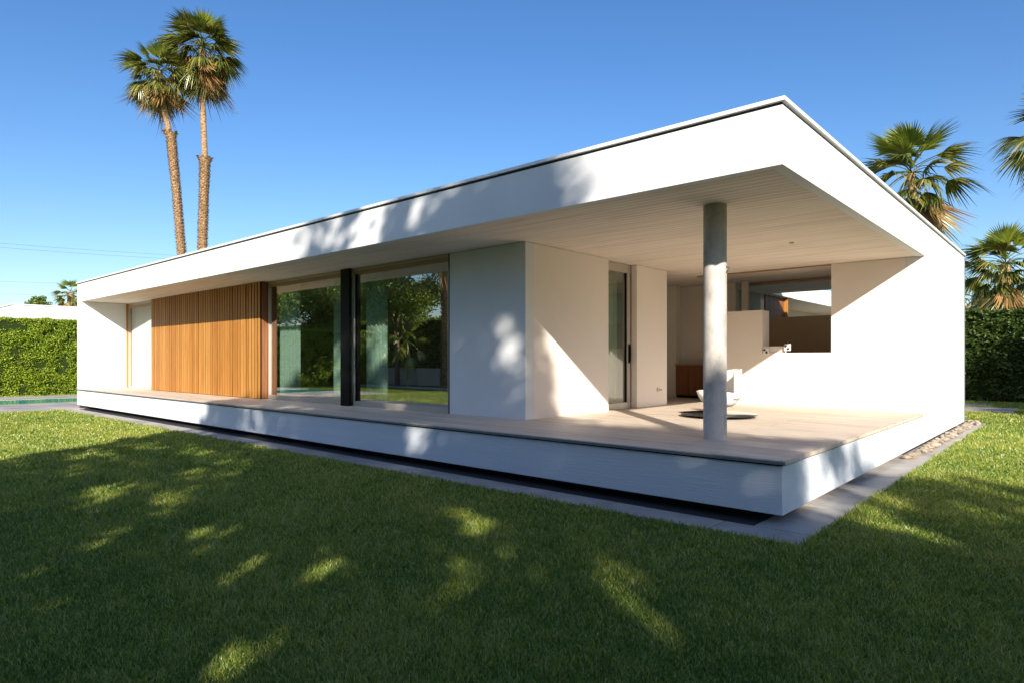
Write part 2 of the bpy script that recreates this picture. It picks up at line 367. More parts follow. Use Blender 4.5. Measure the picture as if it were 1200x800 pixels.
def window(y0, y1, x=1.38, z0=ZD, z1=ZC, fr=.055, bot=.10, top=.07, name='window'):
    e = MB()
    e.box(x, x+.09, y0, y1, z0, z0+bot).box(x, x+.09, y0, y1, z1-top, z1)
    e.box(x, x+.09, y0, y0+fr, z0+bot, z1-top).box(x, x+.09, y1-fr, y1, z0+bot, z1-top)
    f = e.build(name, M['alu'], H, .003)
    MB().box(x+.035, x+.043, y0+fr, y1-fr, z0+bot, z1-top).build('glass', M['glass'], f)
    MB().box(x-.012, x+.02, y0+fr, y1-fr, z1-top-.05, z1-top+.015).build('track', M['railwood'], f)
    return f
w1 = window(9.06, 12.135); w2 = window(5.985, 8.76, x=1.40, fr=.03)
MB().box(1.39, 1.50, 5.971, 5.984, ZD, ZC).build('corner_strip', M['black'], H)
for yy in (12.04, 8.69): MB().box(1.42, 1.45, yy, yy+.03, ZD+.1, ZC-.12).build('sliding_stile', M['black'], H)
w3 = window(18.93, 21.15, 1.30, fr=.03, bot=.06, top=.09)
MB().box(1.26, 1.36, 21.152, 21.215, ZD, ZC).build('timber_jamb', M['wood'], H)
# terrace door, set back in the side of the box
dx0, dx1, dy = 3.683, 4.655, 4.40
e = MB().box(dx0, dx1, dy, dy+.08, ZD, ZD+.11).box(dx0, dx1, dy, dy+.08, ZC-.16, ZC).box(dx0, dx0+.07, dy, dy+.08, ZD+.11, ZC-.16).box(dx1-.14, dx1-.03, dy, dy+.08, ZD+.11, ZC-.16)
M['glass_clear'] = M['glass'].copy(); M['glass_clear'].name = 'clear_glass'
for n_ in M['glass_clear'].node_tree.nodes:
    if n_.type == 'MATH' and n_.operation == 'MULTIPLY_ADD': n_.inputs[2].default_value = .06
dr = e.build('terrace_door', M['alu'], H, .003)
MB().box(dx0+.07, dx1-.14, dy+.035, dy+.043, ZD+.11, ZC-.16).build('glass', M['glass_clear'], dr)
MB().box(dx1-.10, dx1-.07, dy-.035, dy, 1.50, 1.78).box(dx1-.115, dx1-.055, dy-.01, dy, 1.46, 1.82).build('handle', M['black'], dr, .004)
MB().box(dx1-.165, dx1-.14, dy+.02, dy+.05, ZD+.11, ZC-.16).box(dx1-.028, dx1-.005, dy+.0, dy+.05, ZD, ZC).build('seal', M['black'], dr)
# fittings
def cyl_y(c, r, l, n=16):
    return MB().tube([(c[0], c[1], c[2]), (c[0], c[1]-l, c[2])], r, n)
sk = cyl_y((5.45, 4.282, .935), .042, .022).build('wall_socket', M['socket'], H)
MB().tube([(5.47, 4.258, .935), (5.53, 4.235, .925)], .014, 8).build('spout', M['chrome'], sk)
for (yy, zz) in ((2.72, 1.63), (2.30, 1.70)):
    bk = MB().box(7.0, 7.03, yy-.06, yy+.06, zz, zz+.13).build('bracket', M['cap'], H, .006)
    MB().tube([(7.002, yy-.02, zz+.04), (6.985, yy-.02, zz+.04)], .02, 12).tube([(7.002, yy+.025, zz+.09), (6.985, yy+.025, zz+.09)], .018, 12).build('bolt', M['black'], bk)
MB().tube([(4.2, 1.3, ZC+.008), (4.2, 1.3, ZC-.012)], .035, 20).build('ceiling_spot', M['socket'], H)
pp = MB().tube([(HX+.06, .04, .1), (HX+.06, .04, 3.84)], .05, 12)
for z in (1.2, 2.4, 3.5): pp.box(HX-.0, HX+.12, -.02, .10, z, z+.03)
pp.build('downpipe', M['pipe'], H)

# rear courtyard screen and wing
MB().box(HX+.002, 13.7, 4.35, 9, ZC, ZC+.14).build('canopy', M['inner'], H)
rs = MB(); x = HX+.02
while x < 13.35:
    rs.box(x+.004, x+.10, 4.52, 4.56, .1, 3.30); x += .104
o = rs.build('timber_screen', M['cabwood']); tag(o, 'dark vertical timber screen seen through the wall opening', 'screen')
MB().box(13.37, 13.47, 4.44, 4.60, .1, 3.30).build('screen_edge', M['wood'], o)
wg = empty('rear_wing', (14.15, 4.4, 0), 0, 'low white rear wing with flat roof seen through the terrace wall opening', 'building')
MB().box(-.4, 12, 0, .12, 3.315, 3.80).box(-.4, -.28, .12, 6, 3.315, 3.8).box(-.28, 12, .12, 6, 3.5, 3.7).build('fascia', M['white'], wg)
MB().box(-.28, 12, .12, 6, 3.32, 3.36).build('soffit', M['inner'], wg)
MB().box(.6, 12, 1.6, 1.8, 0, 3.32).build('wall', M['inner'], wg)
for x in (1.3, 3.4, 6.0):
    f = MB().box(x, x+1.5, 1.55, 1.598, .6, 2.95).build('window', M['black'], wg)

# ------------------------------------------------------------------ curtains
def curtain(name, y0, y1, x, z0, z1, mt, label, axis='y', amp=.04, per=.13):
    vs = []; fs = []; n = max(24, int((y1-y0)/per*10))
    for i in range(n+1):
        t = y0+(y1-y0)*i/n; a = amp*math.sin(2*math.pi*(t-y0)/per + .8*math.sin(t*7)) + .012*math.sin(t*31)
        for k in range(7):
            z = z0+(z1-z0)*k/6; aa = a*(1-.35*k/6)
            vs.append((x+aa, t, z) if axis == 'y' else (t, x+aa, z))
    for i in range(n):
        for k in range(6): j = i*7+k; fs.append((j, j+7, j+8, j+1))
    o = MB().add(vs, fs).build(name, mt, smooth=True); tag(o, label, 'curtain')
    sm = o.modifiers.new('t', 'SOLIDIFY'); sm.thickness = .002
    return o
curtain('curtain', 11.15, 12.0, 1.62, ZD+.03, 3.22, M['curtain_green'], 'pale green sheer curtain behind the glass beside the timber cladding')
curtain('curtain', 9.12, 9.75, 1.62, ZD+.03, 3.22, M['curtain_green'], 'pale green sheer curtain left of the black post')
curtain('curtain', 7.95, 8.66, 1.62, ZD+.03, 3.22, M['curtain_green'], 'pale green sheer curtain right of the black post')
curtain('curtain', 19.0, 21.1, 1.50, ZD+.03, 3.22, M['curtain_white'], 'white curtain in the narrow window at the far left end', amp=.012, per=.3)
curtain('curtain', 3.76, 4.5, 4.62, ZD+.03, 3.18, M['curtain_striped'], 'striped sheer curtain behind the tall terrace door', 'x', .02, .07)

# ------------------------------------------------------------------ chair on its disc, cabinet
ch = empty('lounge_chair', (3.9, 2.33, ZD), 0, 'white moulded swivel lounge chair on a dark round base behind the column', 'chair')
MB().lathe([(.55, .035), (.592, .04), (.597, .048), (.592, .055), (.30, .06), (.09, .064)], n=72).build('base_disc', M['disc'], ch, smooth=True)
MB().lathe([(.12, 0), (.12, .036)], n=32).build('foot', M['black'], ch)
MB().lathe([(.05, .064), (.035, .10), (.035, .16), (.08, .185)], n=24).build('pedestal', M['chrome'], ch, smooth=True)
RV = Vector((RGT.x, RGT.y, 0)); FV = Vector((FWD.x, FWD.y, 0))
vs = []; fs = []; nu = 40; nr = 10               # seat bowl: deeper at the middle, front lip raised
for j in range(nr+1):
    r = j/nr
    for i in range(nu):
        a = 2*math.pi*i/nu; sx = .34*r*math.cos(a)*(1+.04*math.cos(2*a)); sy = .31*r*math.sin(a)
        z = .175 + .235*r**4.2 - .05*r*max(0, math.cos(a))
        p = RV*sx+FV*sy; vs.append((p.x, p.y, z))
for j in range(nr):
    for i in range(nu): fs.append((j*nu+i, j*nu+(i+1) % nu, (j+1)*nu+(i+1) % nu, (j+1)*nu+i))
o = MB().add(vs, fs).build('seat_shell', M['shell'], ch, smooth=True); sm = o.modifiers.new('t', 'SOLIDIFY'); sm.thickness = .03
MB().lathe([(.01, .36), (.25, .355), (.28, .335), (.27, .31), (.01, .30)], n=40).build('seat_cushion', M['shell'], ch, smooth=True)
vs = []; fs = []                                  # curved back rising from the right rim
for j in range(11):
    t = j/10
    for i in range(17):
        a = R(-62+124*i/16); rr = .35+.02*t
        p = RV*(rr*math.cos(a)*(1-.03*t)+.0)+FV*(rr*.86*math.sin(a)*(1-.10*t**2)); vs.append((p.x, p.y, .30+.47*t-.06*abs(math.sin(a))**3*t))
for j in range(10):
    for i in range(16): fs.append((j*17+i, j*17+i+1, (j+1)*17+i+1, (j+1)*17+i))
o = MB().add(vs, fs).build('backrest', M['shell'], ch, smooth=True); sm = o.modifiers.new('t', 'SOLIDIFY'); sm.thickness = .028
cb = empty('cabinet', (8.5, 4.0, ZD), 0, 'low dark wooden cabinet with pale top in the shaded niche', 'cabinet')
for i in range(4): MB().box(-.25, .2, i*.335+.004, i*.335+.331, .06, .77).build('cabinet_door', M['cabwood'], cb, .003)
MB().box(-.27, .215, -.01, 1.35, .775, .81).build('cabinet_top', M['railwood'], cb); MB().box(-.2, .2, 0, 1.34, 0, .058).build('cabinet_plinth', M['black'], cb)

# ------------------------------------------------------------------ river stones beside the side wall
proto = []
for k in range(5):
    bm = bmesh.new(); bmesh.ops.create_icosphere(bm, subdivisions=3, radius=1)
    for v in bm.verts:
        q = v.co.copy(); v.co = Vector((q.x*1.25, q.y*.9, q.z*.6))*(1+.28*noise.noise(q*1.1+Vector((k*7.3, 0, 0))))
    me = bpy.data.meshes.new('river_stone'); bm.to_mesh(me); bm.free(); me.materials.append(M['cobble'])
    for p in me.polygons: p.use_smooth = True
    proto.append(me)
for i in range(150):
    x = 5.3+7.4*(i/150)+random.uniform(-.06, .06); s_ = random.uniform(.03, .062)
    yy = random.uniform(-.16, -.015) if x > 6 else random.uniform(-.09, -.015)
    if x > 11.9: yy = random.uniform(-.24, .06)
    o = link(bpy.data.objects.new('river_stone', proto[i % 5])); o.scale = (s_, s_, s_)
    o.location = (x, yy, .018+s_*.5+(random.random() < .3)*.025); o.rotation_euler = (random.uniform(-.3, .3), random.uniform(-.3, .3), random.uniform(0, 6.28))
    tag(o, 'rounded beige river stone in the row along the foot of the white side wall', 'stone', 'river stones along the side wall')

# ------------------------------------------------------------------ lawn
def inlawn(x, y):
    ok = ~((x > -.54) & (y > -.31) & (x < 12.93) & (y < 21.1)) & (y < 21.0)
    ok |= (y > 30.32) & (y < 31.0)
    ok &= ~((x > 16.99) & (x < 19.01) & (y > -.56) & (y < .76)) & ~((x > 17.59) & (x < 19.61) & (y > -2.61) & (y < -.94))
    return ok
NB = 1100000
D = 2.2*(30/2.2)**(rng.random(NB)**1.0); lat = (rng.random(NB)*2-1)*(D*.92+.6)
x = CAM.x+FWD.x*D+RGT.x*lat; y = CAM.y+FWD.y*D+RGT.y*lat
# the rest of the lawn, outside this view
NS = 700000
xs = rng.random(NS)*34-18; ys = rng.random(NS)*40-19
ds = (xs-CAM.x)*FWD.x+(ys-CAM.y)*FWD.y; ls = (xs-CAM.x)*RGT.x+(ys-CAM.y)*RGT.y
ks = (ds < 2.2) | (np.abs(ls) > ds*.92+.6); xs = xs[ks]; ys = ys[ks]
x = np.concatenate([x, xs]); y = np.concatenate([y, ys]); D = np.concatenate([D, np.full(len(xs), 9.0)])
k = inlawn(x, y); x = x[k]; y = y[k]; D = D[k]; nb = len(x)
sc = np.clip(D/5, .7, 6)**.8
h = (.017+.027*rng.random(nb)**1.4)*np.clip(sc, .8, 1.5)*np.where(D < 7, 1.3, 1.0+.3*np.clip((9-D)/2, 0, 1))
cl = np.sin(x*3.1+1.3*np.sin(y*2.3))*np.sin(y*2.7+1.1*np.sin(x*1.9)); cl = cl+.9*np.sin(x*9.1+2*np.sin(y*7.7))*np.sin(y*8.3+2*np.sin(x*6.1)); h *= 1+.20*cl
wd_ = .0031*sc*(.7+.6*rng.random(nb))
a = rng.random(nb)*2*np.pi; lean = h*(.25+.9*rng.random(nb)); b = rng.random(nb)*2*np.pi
bx, by = np.cos(a)*wd_, np.sin(a)*wd_; lx, ly = np.cos(b)*lean, np.sin(b)*lean
z0 = np.full(nb, -.002)
V = np.empty((nb, 5, 3))
V[:, 0] = np.stack([x-bx, y-by, z0], 1); V[:, 1] = np.stack([x+bx, y+by, z0], 1)
V[:, 2] = np.stack([x+bx*.8+lx*.35, y+by*.8+ly*.35, h*.62], 1); V[:, 3] = np.stack([x-bx*.8+lx*.35, y-by*.8+ly*.35, h*.62], 1)
V[:, 4] = np.stack([x+lx, y+ly, h*.95], 1)
F = (np.arange(nb)*5)[:, None, None]+np.array([[0, 1, 2], [0, 2, 3], [3, 2, 4]])[None]
rv = np.clip(.42+.15*cl+.36*rng.standard_normal(nb)+.10*np.sin(x*.9)*np.cos(y*.7), 0, .96); rv[rng.random(nb) < .03] = 1.0
o = np_mesh('grass', V.reshape(-1, 3), F.reshape(-1, 3), M['grass'], cols=np.repeat(rv, 5)); tag(o, kind='stuff')
tag(o, 'short green mown lawn grass in front of the white house', 'grass')

# ------------------------------------------------------------------ foliage helpers
def leaves(P, size, up=.3, aspect=.5, cup=.25):
    """leaf cards (two triangles folded along the midrib) at points P"""
    n = len(P); d = rng.standard_normal((n, 3)); d[:, 2] = d[:, 2]*.6+up*rng.random(n); d /= np.linalg.norm(d, axis=1)[:, None]
    e = rng.standard_normal((n, 3)); e -= (e*d).sum(1)[:, None]*d; e /= np.linalg.norm(e, axis=1)[:, None]
    f = np.cross(d, e); s_ = (size*(.6+.8*rng.random(n)))[:, None]
    V = np.stack([P, P+d*s_*.5+e*s_*aspect*.5+f*s_*cup*.3, P+d*s_, P+d*s_*.5-e*s_*aspect*.5+f*s_*cup*.3], 1)
    F = (np.arange(n)*4)[:, None, None]+np.array([[0, 1, 2], [0, 2, 3]])[None]
    return V.reshape(-1, 3), F.reshape(-1, 3)
def hedge(name, x0, x1, y0, y1, h, n, size, mt, label, faces='xXyYt'):
    root = empty(name, ((x0+x1)/2, (y0+y1)/2, 0), 0, label, 'hedge'); cx, cy = (x0+x1)/2, (y0+y1)/2
    MB().box(x0-cx+.12, x1-cx-.12, y0-cy+.12, y1-cy-.12, 0, h-.12).build('stems', M['hedge_core'], root)
    ar = {'x': (y1-y0)*h, 'X': (y1-y0)*h, 'y': (x1-x0)*h, 'Y': (x1-x0)*h, 't': (x1-x0)*(y1-y0)}
    tot = sum(ar[f] for f in faces); out = []
    for f in faces:
        m_ = int(n*ar[f]/tot); u = rng.random(m_); v = rng.random(m_); dp = rng.random(m_)**1.5*.16
        X = x0+u*(x1-x0); Y = y0+u*(y1-y0); Z = v*h
        if f == 'x': p = [np.full(m_, x0)+dp, Y, Z]
        if f == 'X': p = [np.full(m_, x1)-dp, Y, Z]
        if f == 'y': p = [X, np.full(m_, y0)+dp, Z]
        if f == 'Y': p = [X, np.full(m_, y1)-dp, Z]
        if f == 't': p = [X, y0+v*(y1-y0), np.full(m_, h)-dp*.5]
        p = np.stack(p, 1)
        w_ = np.array([.26*noise.noise(Vector(v_)*1.9)+.13*noise.noise(Vector(v_)*5.5) for v_ in p])
        c0 = np.array([cx, cy, h/2]); nn = {'x': (-1, 0, 0), 'X': (1, 0, 0), 'y': (0, -1, 0), 'Y': (0, 1, 0), 't': (0, 0, 1)}[f]
        p = p+np.array(nn)*(w_[:, None]*(.45 if f == 't' else 1)); out.append(p)
    P = np.concatenate(out); P[:, 0] -= cx; P[:, 1] -= cy; P[:, 2] = np.maximum(P[:, 2], .02)
    V, F = leaves(P, size); np_mesh('foliage', V, F, mt, root); return root

hedge('clipped_hedge', -16, 9.5, 31.0, 32.0, 3.22, 190000, .065, M['hedge'], 'bright green clipped hedge at the far left beyond the pool', 'yxt')
hedge('dark_hedge', 22.6, 23.8, -14, 12, 3.25, 60000, .13, M['hedge_dark'], 'tall dark green hedge to the right behind the white house', 'xt')
hedge('boundary_hedge', -18.4, -17.2, -22, 48, 4.0, 30000, .2, M['garden'], 'long tall hedge reflected in the glass across the lawn', 'Xt')

def tree_blob(name, loc, r, hz, n, size, label, group=None, squash=.8, trunk_r=.16, mt='tree', lobes=22):
    root = empty(name, loc, 0, label, 'tree', group)
    cs = []
    for i in range(lobes):
        d = Vector((random.gauss(0, 1), random.gauss(0, 1), random.gauss(0, .8))).normalized()*r*random.uniform(.35, .85)
        cs.append(np.array((d.x, d.y, hz+d.z*squash)))
    cs = np.array(cs); q = rng.integers(0, lobes, n); dd = rng.standard_normal((n, 3)); dd /= np.linalg.norm(dd, axis=1)[:, None]
    P = cs[q]+dd*(r*.34*(rng.random(n)**.45))[:, None]
    V, F = leaves(P, size); np_mesh('crown', V, F, M[mt], root)
    t = MB().tube([(0, 0, -.1), (.05, 0, hz*.5), (0, .05, hz)], [trunk_r, trunk_r*.8, trunk_r*.45], 10)
    for c in cs[::3]:
        b0 = Vector((0, 0, hz*random.uniform(.45, .75))); t.tube([b0, b0.lerp(Vector(c), .5)+Vector((0, 0, -.1)), Vector(c)], [trunk_r*.4, trunk_r*.25, trunk_r*.08], 6)
    t.build('trunk', M['bark2'], root, smooth=True); return root

# ------------------------------------------------------------------ palms
def frond_pts(petiole, blade, nleaf, droop, fold=.25, spread=150, wmul=1.0):
    """one fan frond growing along +X: returns verts, quads (petiole as a thin folded strip, leaflets as tapering strips)"""
    vs = []; fs = []; seg = 6
    ax = []
    for i in range(seg+1):
        t = i/seg; ax.append(Vector((petiole*t, 0, -droop*petiole*.35*t*t)))
    wv = .035
    for i, p in enumerate(ax):
        w_ = wv*(1-.5*i/seg); vs += [(p.x, -w_, p.z+.01), (p.x, 0, p.z-.02), (p.x, w_, p.z+.01)]
    for i in range(seg):
        fs += [(i*3, i*3+1, i*3+4, i*3+3), (i*3+1, i*3+2, i*3+5, i*3+4)]
    base = ax[-1]
    for k in range(nleaf):
        f = k/(nleaf-1)*2-1; ang = R(f*spread/2*random.uniform(.97, 1.03)); ln = blade*(1-.22*abs(f)**2)*random.uniform(.86, 1.04)
        d = Vector((math.cos(ang), math.sin(ang), -.15*abs(f)-.12)); d.normalize()
        side = Vector((-math.sin(ang), math.cos(ang), 0)); n0 = len(vs); m_ = 5; wmax = blade*math.sin(R(spread)/nleaf*.62)*.62*wmul
        tipd = droop*random.uniform(.5, 1.5)
        for j in range(m_+1):
            t = j/m_; p = base+d*ln*t+Vector((0, 0, -tipd*ln*.55*max(0, t-.25)**1.8)); w_ = wmax*(1.0 if t < .55 else max(.06, 1-(t-.55)/.45))*min(1, .25+t*1.6)
            vs += [tuple(p-side*w_+Vector((0, 0, w_*fold))), tuple(p), tuple(p+side*w_+Vector((0, 0, w_*fold)))]
        for j in range(m_):
            a_ = n0+j*3; fs += [(a_, a_+1, a_+4, a_+3), (a_+1, a_+2, a_+5, a_+4)]
    return np.array(vs), np.array(fs)
def crown(parent, c, n, el0, el1, petiole, blade, droop, mt, name, nleaf=24, spread=150, seed=0, az0=None):
    rs_ = random.Random(seed); VV = []; FF = []; off = 0
    for i in range(n):
        t = (i+.5)/n; el = R(el0+(el1-el0)*t+rs_.uniform(-9, 9)); az = i*2.39996+rs_.uniform(-.3, .3) if az0 is None else az0[i % len(az0)]
        dr = droop*(1+.9*max(0, -math.sin(el)))*rs_.uniform(.7, 1.3)
        s_ = rs_.uniform(.85, 1.1)
        v, f = frond_pts(petiole*s_, blade*s_, nleaf, dr, spread=spread)
        mtx = Matrix.Rotation(az, 3, 'Z') @ Matrix.Rotation(-el, 3, 'Y') @ Matrix.Rotation(rs_.uniform(-.5, .5), 3, 'X')
        # droop stays in world down: rotate flat frond, then add sag with horizontal reach
        v = v @ np.array(mtx).T
        rr = np.hypot(v[:, 0], v[:, 1]); v[:, 2] -= .10*droop*rr**1.6/(petiole+blade)
        VV.append(v+np.array(c)); FF.append(f+off); off += len(v)
    return np_mesh(name, np.concatenate(VV), np.concatenate(FF), M[mt], parent)
def palm(loc, pts, rad, crownr, label, name='palm_tree', boots=None, seed=1, fresh=10, green=34, dead=16, leafn=24, mt='palm', spread=150):
    """pts: trunk axis relative to loc; last point is the crown centre"""
    root = empty(name, loc, 0, label, 'palm tree', 'palm trees around the house')
    random.seed(seed)
    # trunk: resample the axis
    P = [Vector(p) for p in pts]; sm = []; rd = []
    for i in range(len(P)-1):
        st = max(2, int((P[i+1]-P[i]).length/.12))
        for j in range(st): t = j/st; sm.append(P[i].lerp(P[i+1], t)); rd.append(rad[i]*(1-t)+rad[i+1]*t)
    sm.append(P[-1]); rd.append(rad[-1]); nn = 14
    t = MB(); vs = []; fs = []
    for i, (p, r_) in enumerate(zip(sm, rd)):
        rough = .10 if boots and p.z < boots else .03
        if i % 2 == 0: r_ *= 1.04
        for k in range(nn):
            a_ = 2*math.pi*k/nn; q = r_*(1+random.uniform(-rough, rough)); vs.append((p.x+q*math.cos(a_), p.y+q*math.sin(a_), p.z))
    for i in range(len(sm)-1):
        for k in range(nn): fs.append((i*nn+k, i*nn+(k+1) % nn, (i+1)*nn+(k+1) % nn, (i+1)*nn+k))
    t.add(vs, fs)
    if boots:                                   # old leaf bases
        for i, (p, r_) in enumerate(zip(sm, rd)):
            if p.z > boots: break
            for k in range(7):
                a_ = 2*math.pi*(k+.5*(i % 2))/7+random.uniform(-.1, .1); o_ = Vector((math.cos(a_), math.sin(a_), 0)); s_ = Vector((-o_.y, o_.x, 0)); w_ = r_*.34
                b0 = p+o_*r_*.93; tp = p+o_*(r_*1.28+random.uniform(0, .07))+Vector((0, 0, .17))
                t.add([b0-s_*w_, b0+s_*w_, tp+s_*w_*.6, tp-s_*w_*.6, b0-s_*w_*.8+Vector((0, 0, .16)), b0+s_*w_*.8+Vector((0, 0, .16))], [(0, 1, 2, 3), (3, 2, 5, 4)])
    t.build('trunk', M['bark'], root)
    c = P[-1]; R_ = crownr
    crown(root, c, green, 62, -50, R_*.50, R_*.52, 1.5, mt, 'crown', leafn, spread, seed)
    crown(root, c+Vector((0, 0, .1*R_)), fresh, 86, 35, R_*.44, R_*.54, .35, 'palm_fresh', 'young_fronds', leafn, spread-10, seed+5)
    if dead: crown(root, c+Vector((0, 0, -.05*R_)), dead, -15, -84, R_*.42, R_*.48, 1.9, 'palm_dead', 'dry_fronds', max(12, leafn-8), 110, seed+9)
    return root
def at(u, v, D_):
    a_ = (u-600)/754; d = FWD+RGT*a_; return Vector((CAM.x+d.x*D_, CAM.y+d.y*D_, CAM.z-(v-420.3)/754*D_))
def rel(base, l): return [tuple(at(*q)-base) for q in l]
def base_at(u, D_): p = at(u, 420, D_); p.z = 0; return p

b = base_at(218, 46)
palm(b, [(0, 0, 0)]+rel(b, [(213, 300, 46), (207, 230, 46), (200.5, 163, 46), (199, 157, 46), (198, 154, 46), (188, 108, 46), (186, 84, 46)]), [.28, .25, .24, .27, .40, .20, .18, .16], 2.35,
     'tall thin palm leaning left behind the roof, lower of the pair', boots=(at(199, 157, 46)).z, seed=11, green=52, dead=26)
b = base_at(237, 47)
palm(b, [(0, 0, 0)]+rel(b, [(237, 290, 47), (239, 230, 47), (240, 193, 47), (240, 187, 47), (240, 184, 47), (237, 110, 47), (237, 56, 47)]), [.31, .28, .27, .30, .42, .20, .19, .16], 2.85,
     'tall upright palm with dense round crown, taller of the pair', boots=(at(240, 187, 47)).z, seed=23, green=64, dead=30)
b = base_at(1071, 27)
palm(b, [(0, 0, 0)]+rel(b, [(1069, 300, 27), (1068, 204, 27)]), [.3, .20, .13], 2.3, 'palm with broad open fans rising just behind the roof edge', seed=31, green=26, fresh=11, dead=10, leafn=30, spread=165)
b = base_at(1246, 24)
palm(b, [(0, 0, 0)]+rel(b, [(1246, 250, 24), (1242, 150, 24)]), [.25, .22, .2], 1.95, 'palm cut off by the right edge with drooping fans against the sky', seed=43, green=20, fresh=5, dead=4, leafn=26)
b = base_at(1178, 34)
palm(b, [(0, 0, 0)]+rel(b, [(1180, 360, 34), (1178, 310, 34)]), [.28, .24, .2], 2.3, 'bushy palm with brown hanging fronds above the right hedge', seed=57, green=44, fresh=12, dead=14, leafn=24)
b = base_at(1143, 40)
palm(b, [(0, 0, 0)]+rel(b, [(1143, 352, 40)]), [.25, .2], 1.5, 'small dark palm between the wall corner and the bushy palm', seed=61, green=18, fresh=4, dead=8, leafn=18)
b = base_at(83, 75)
palm(b, [(0, 0, 0)]+rel(b, [(83, 344, 75)]), [.4, .35], 1.9, 'small distant palm behind the neighbouring roof at left', seed=71, green=26, fresh=6, dead=18, leafn=16)

tree_blob('distant_bush', base_at(46, 80), 1.3, 8.2, 1800, .28, 'small green treetop peeking over the neighbouring white roof')
p = base_at(1160, 46); tree_blob('shrub', p, 3.0, 3.6, 6000, .25, 'dark shrub filling the gap behind the right hedge', mt='palm_dead')
p = base_at(1215, 48); tree_blob('shrub', p, 3.0, 4.2, 5000, .25, 'dry brown shrub under the bushy palm at right', mt='palm_dead')

# ------------------------------------------------------------------ neighbour and power lines
nb_ = empty('neighbour_house', (1.05, 36, 0), 0, 'low white flat-roofed neighbouring house above the left hedge', 'house')
MB().box(0, 22, 0, 14, 2.9, 4.10).build('roof', M['white'], nb_); MB().box(-.04, 22.04, -.04, 14.04, 4.10, 4.15).build('metal_coping', M['cap'], nb_)
MB().box(.6, 21, 1.0, 13, 0, 2.9).build('wall', M['inner'], nb_)
pa, pb_ = at(-160, 420, 70), at(330, 420, 100)
for i, p in enumerate((pa, pb_)):
    q = empty('utility_pole', (p.x, p.y, 0), 0, ['wooden utility pole left of the picture carrying the wires', 'wooden utility pole hidden behind the long roof'][i], 'utility pole')
    hh = at(-160, 272, 70).z if i == 0 else at(330, 306, 100).z
    MB().tube([(0, 0, 0), (0, 0, hh+.5)], [.16, .11], 12).build('pole', M['bark2'], q); MB().box(-.9, .9, -.06, .06, hh-.2, hh-.05).build('crossarm', M['bark2'], q)
def wire(u0, v0, u1, v1, label, sag=.8, r=.013):
    A, B = at(u0, v0, 70), at(u1, v1, 100); pts = []
    for i in range(25): t = i/24; p = A.lerp(B, t); p.z -= sag*4*t*(1-t); pts.append(p)
    tag(MB().tube(pts, r, 6).build('power_line', M['cable']), label, 'power line', 'power lines in the sky at left')
wire(-160, 272, 330, 306, 'uppermost thin power line crossing the sky at left', .3)
wire(-160, 276, 330, 309, 'thin power line just under the uppermost one', .45)
wire(-160, 325, 330, 338, 'thin power line low in the sky above the neighbouring roof', .1, .010)
wire(-160, 340, 330, 352, 'lowest thin power line above the neighbouring roof', .1, .010)

# ------------------------------------------------------------------ garden across the lawn (seen in the glass)
pl = MB().box(-15.9, -15.6, 22, 34, 0, 1.0).box(-17, -15.9, 22, 22.3, 0, 1.0).build('planter_wall', M['greywall'], bevel=.01); tag(pl, 'low pale planter wall reflected in the window', 'planter')
tree_blob('garden_tree', (-14.4, 27.5, 0), 2.7, 5.2, 26000, .17, 'leafy green tree reflected in the right window', 'garden trees across the lawn', mt='garden')
tree_blob('garden_tree', (-15.2, 36.5, 0), 4.0, 5.2, 30000, .2, 'broad green tree reflected in the left window', 'garden trees across the lawn', mt='garden')
tree_blob('garden_tree', (-16.5, 31.5, 0), 2.4, 5.0, 14000, .18, 'smaller green tree reflected between the two windows', 'garden trees across the lawn', mt='garden')
tree_blob('garden_tree', (-19.5, 42, 0), 4.5, 7.5, 20000, .24, 'tall rounded tree reflected at the far end of the garden', 'garden trees across the lawn', mt='garden')
palm((-15.7, 24.7, 0), [(0, 0, 0), (.05, 0, 4), (.1, 0, 9)], [.32, .27, .25], 2.4, 'thick trunked palm reflected at the right of the window', seed=83, green=24, fresh=6, dead=14, boots=9)
for i, (xx, yy) in enumerate(((-13.9, 26.0), (-13.9, 27.9))):
    palm((xx, yy, 0), [(0, 0, 0), (0, 0, 1.2), (0, 0, 2.5)], [.05, .045, .04], 1.2, ['small young palm with bright fans reflected by the planter', 'second small young palm reflected nearer the curtain'][i], name='young_palm', seed=91+i, green=12, fresh=6, dead=0, leafn=18, mt='palm_fresh')

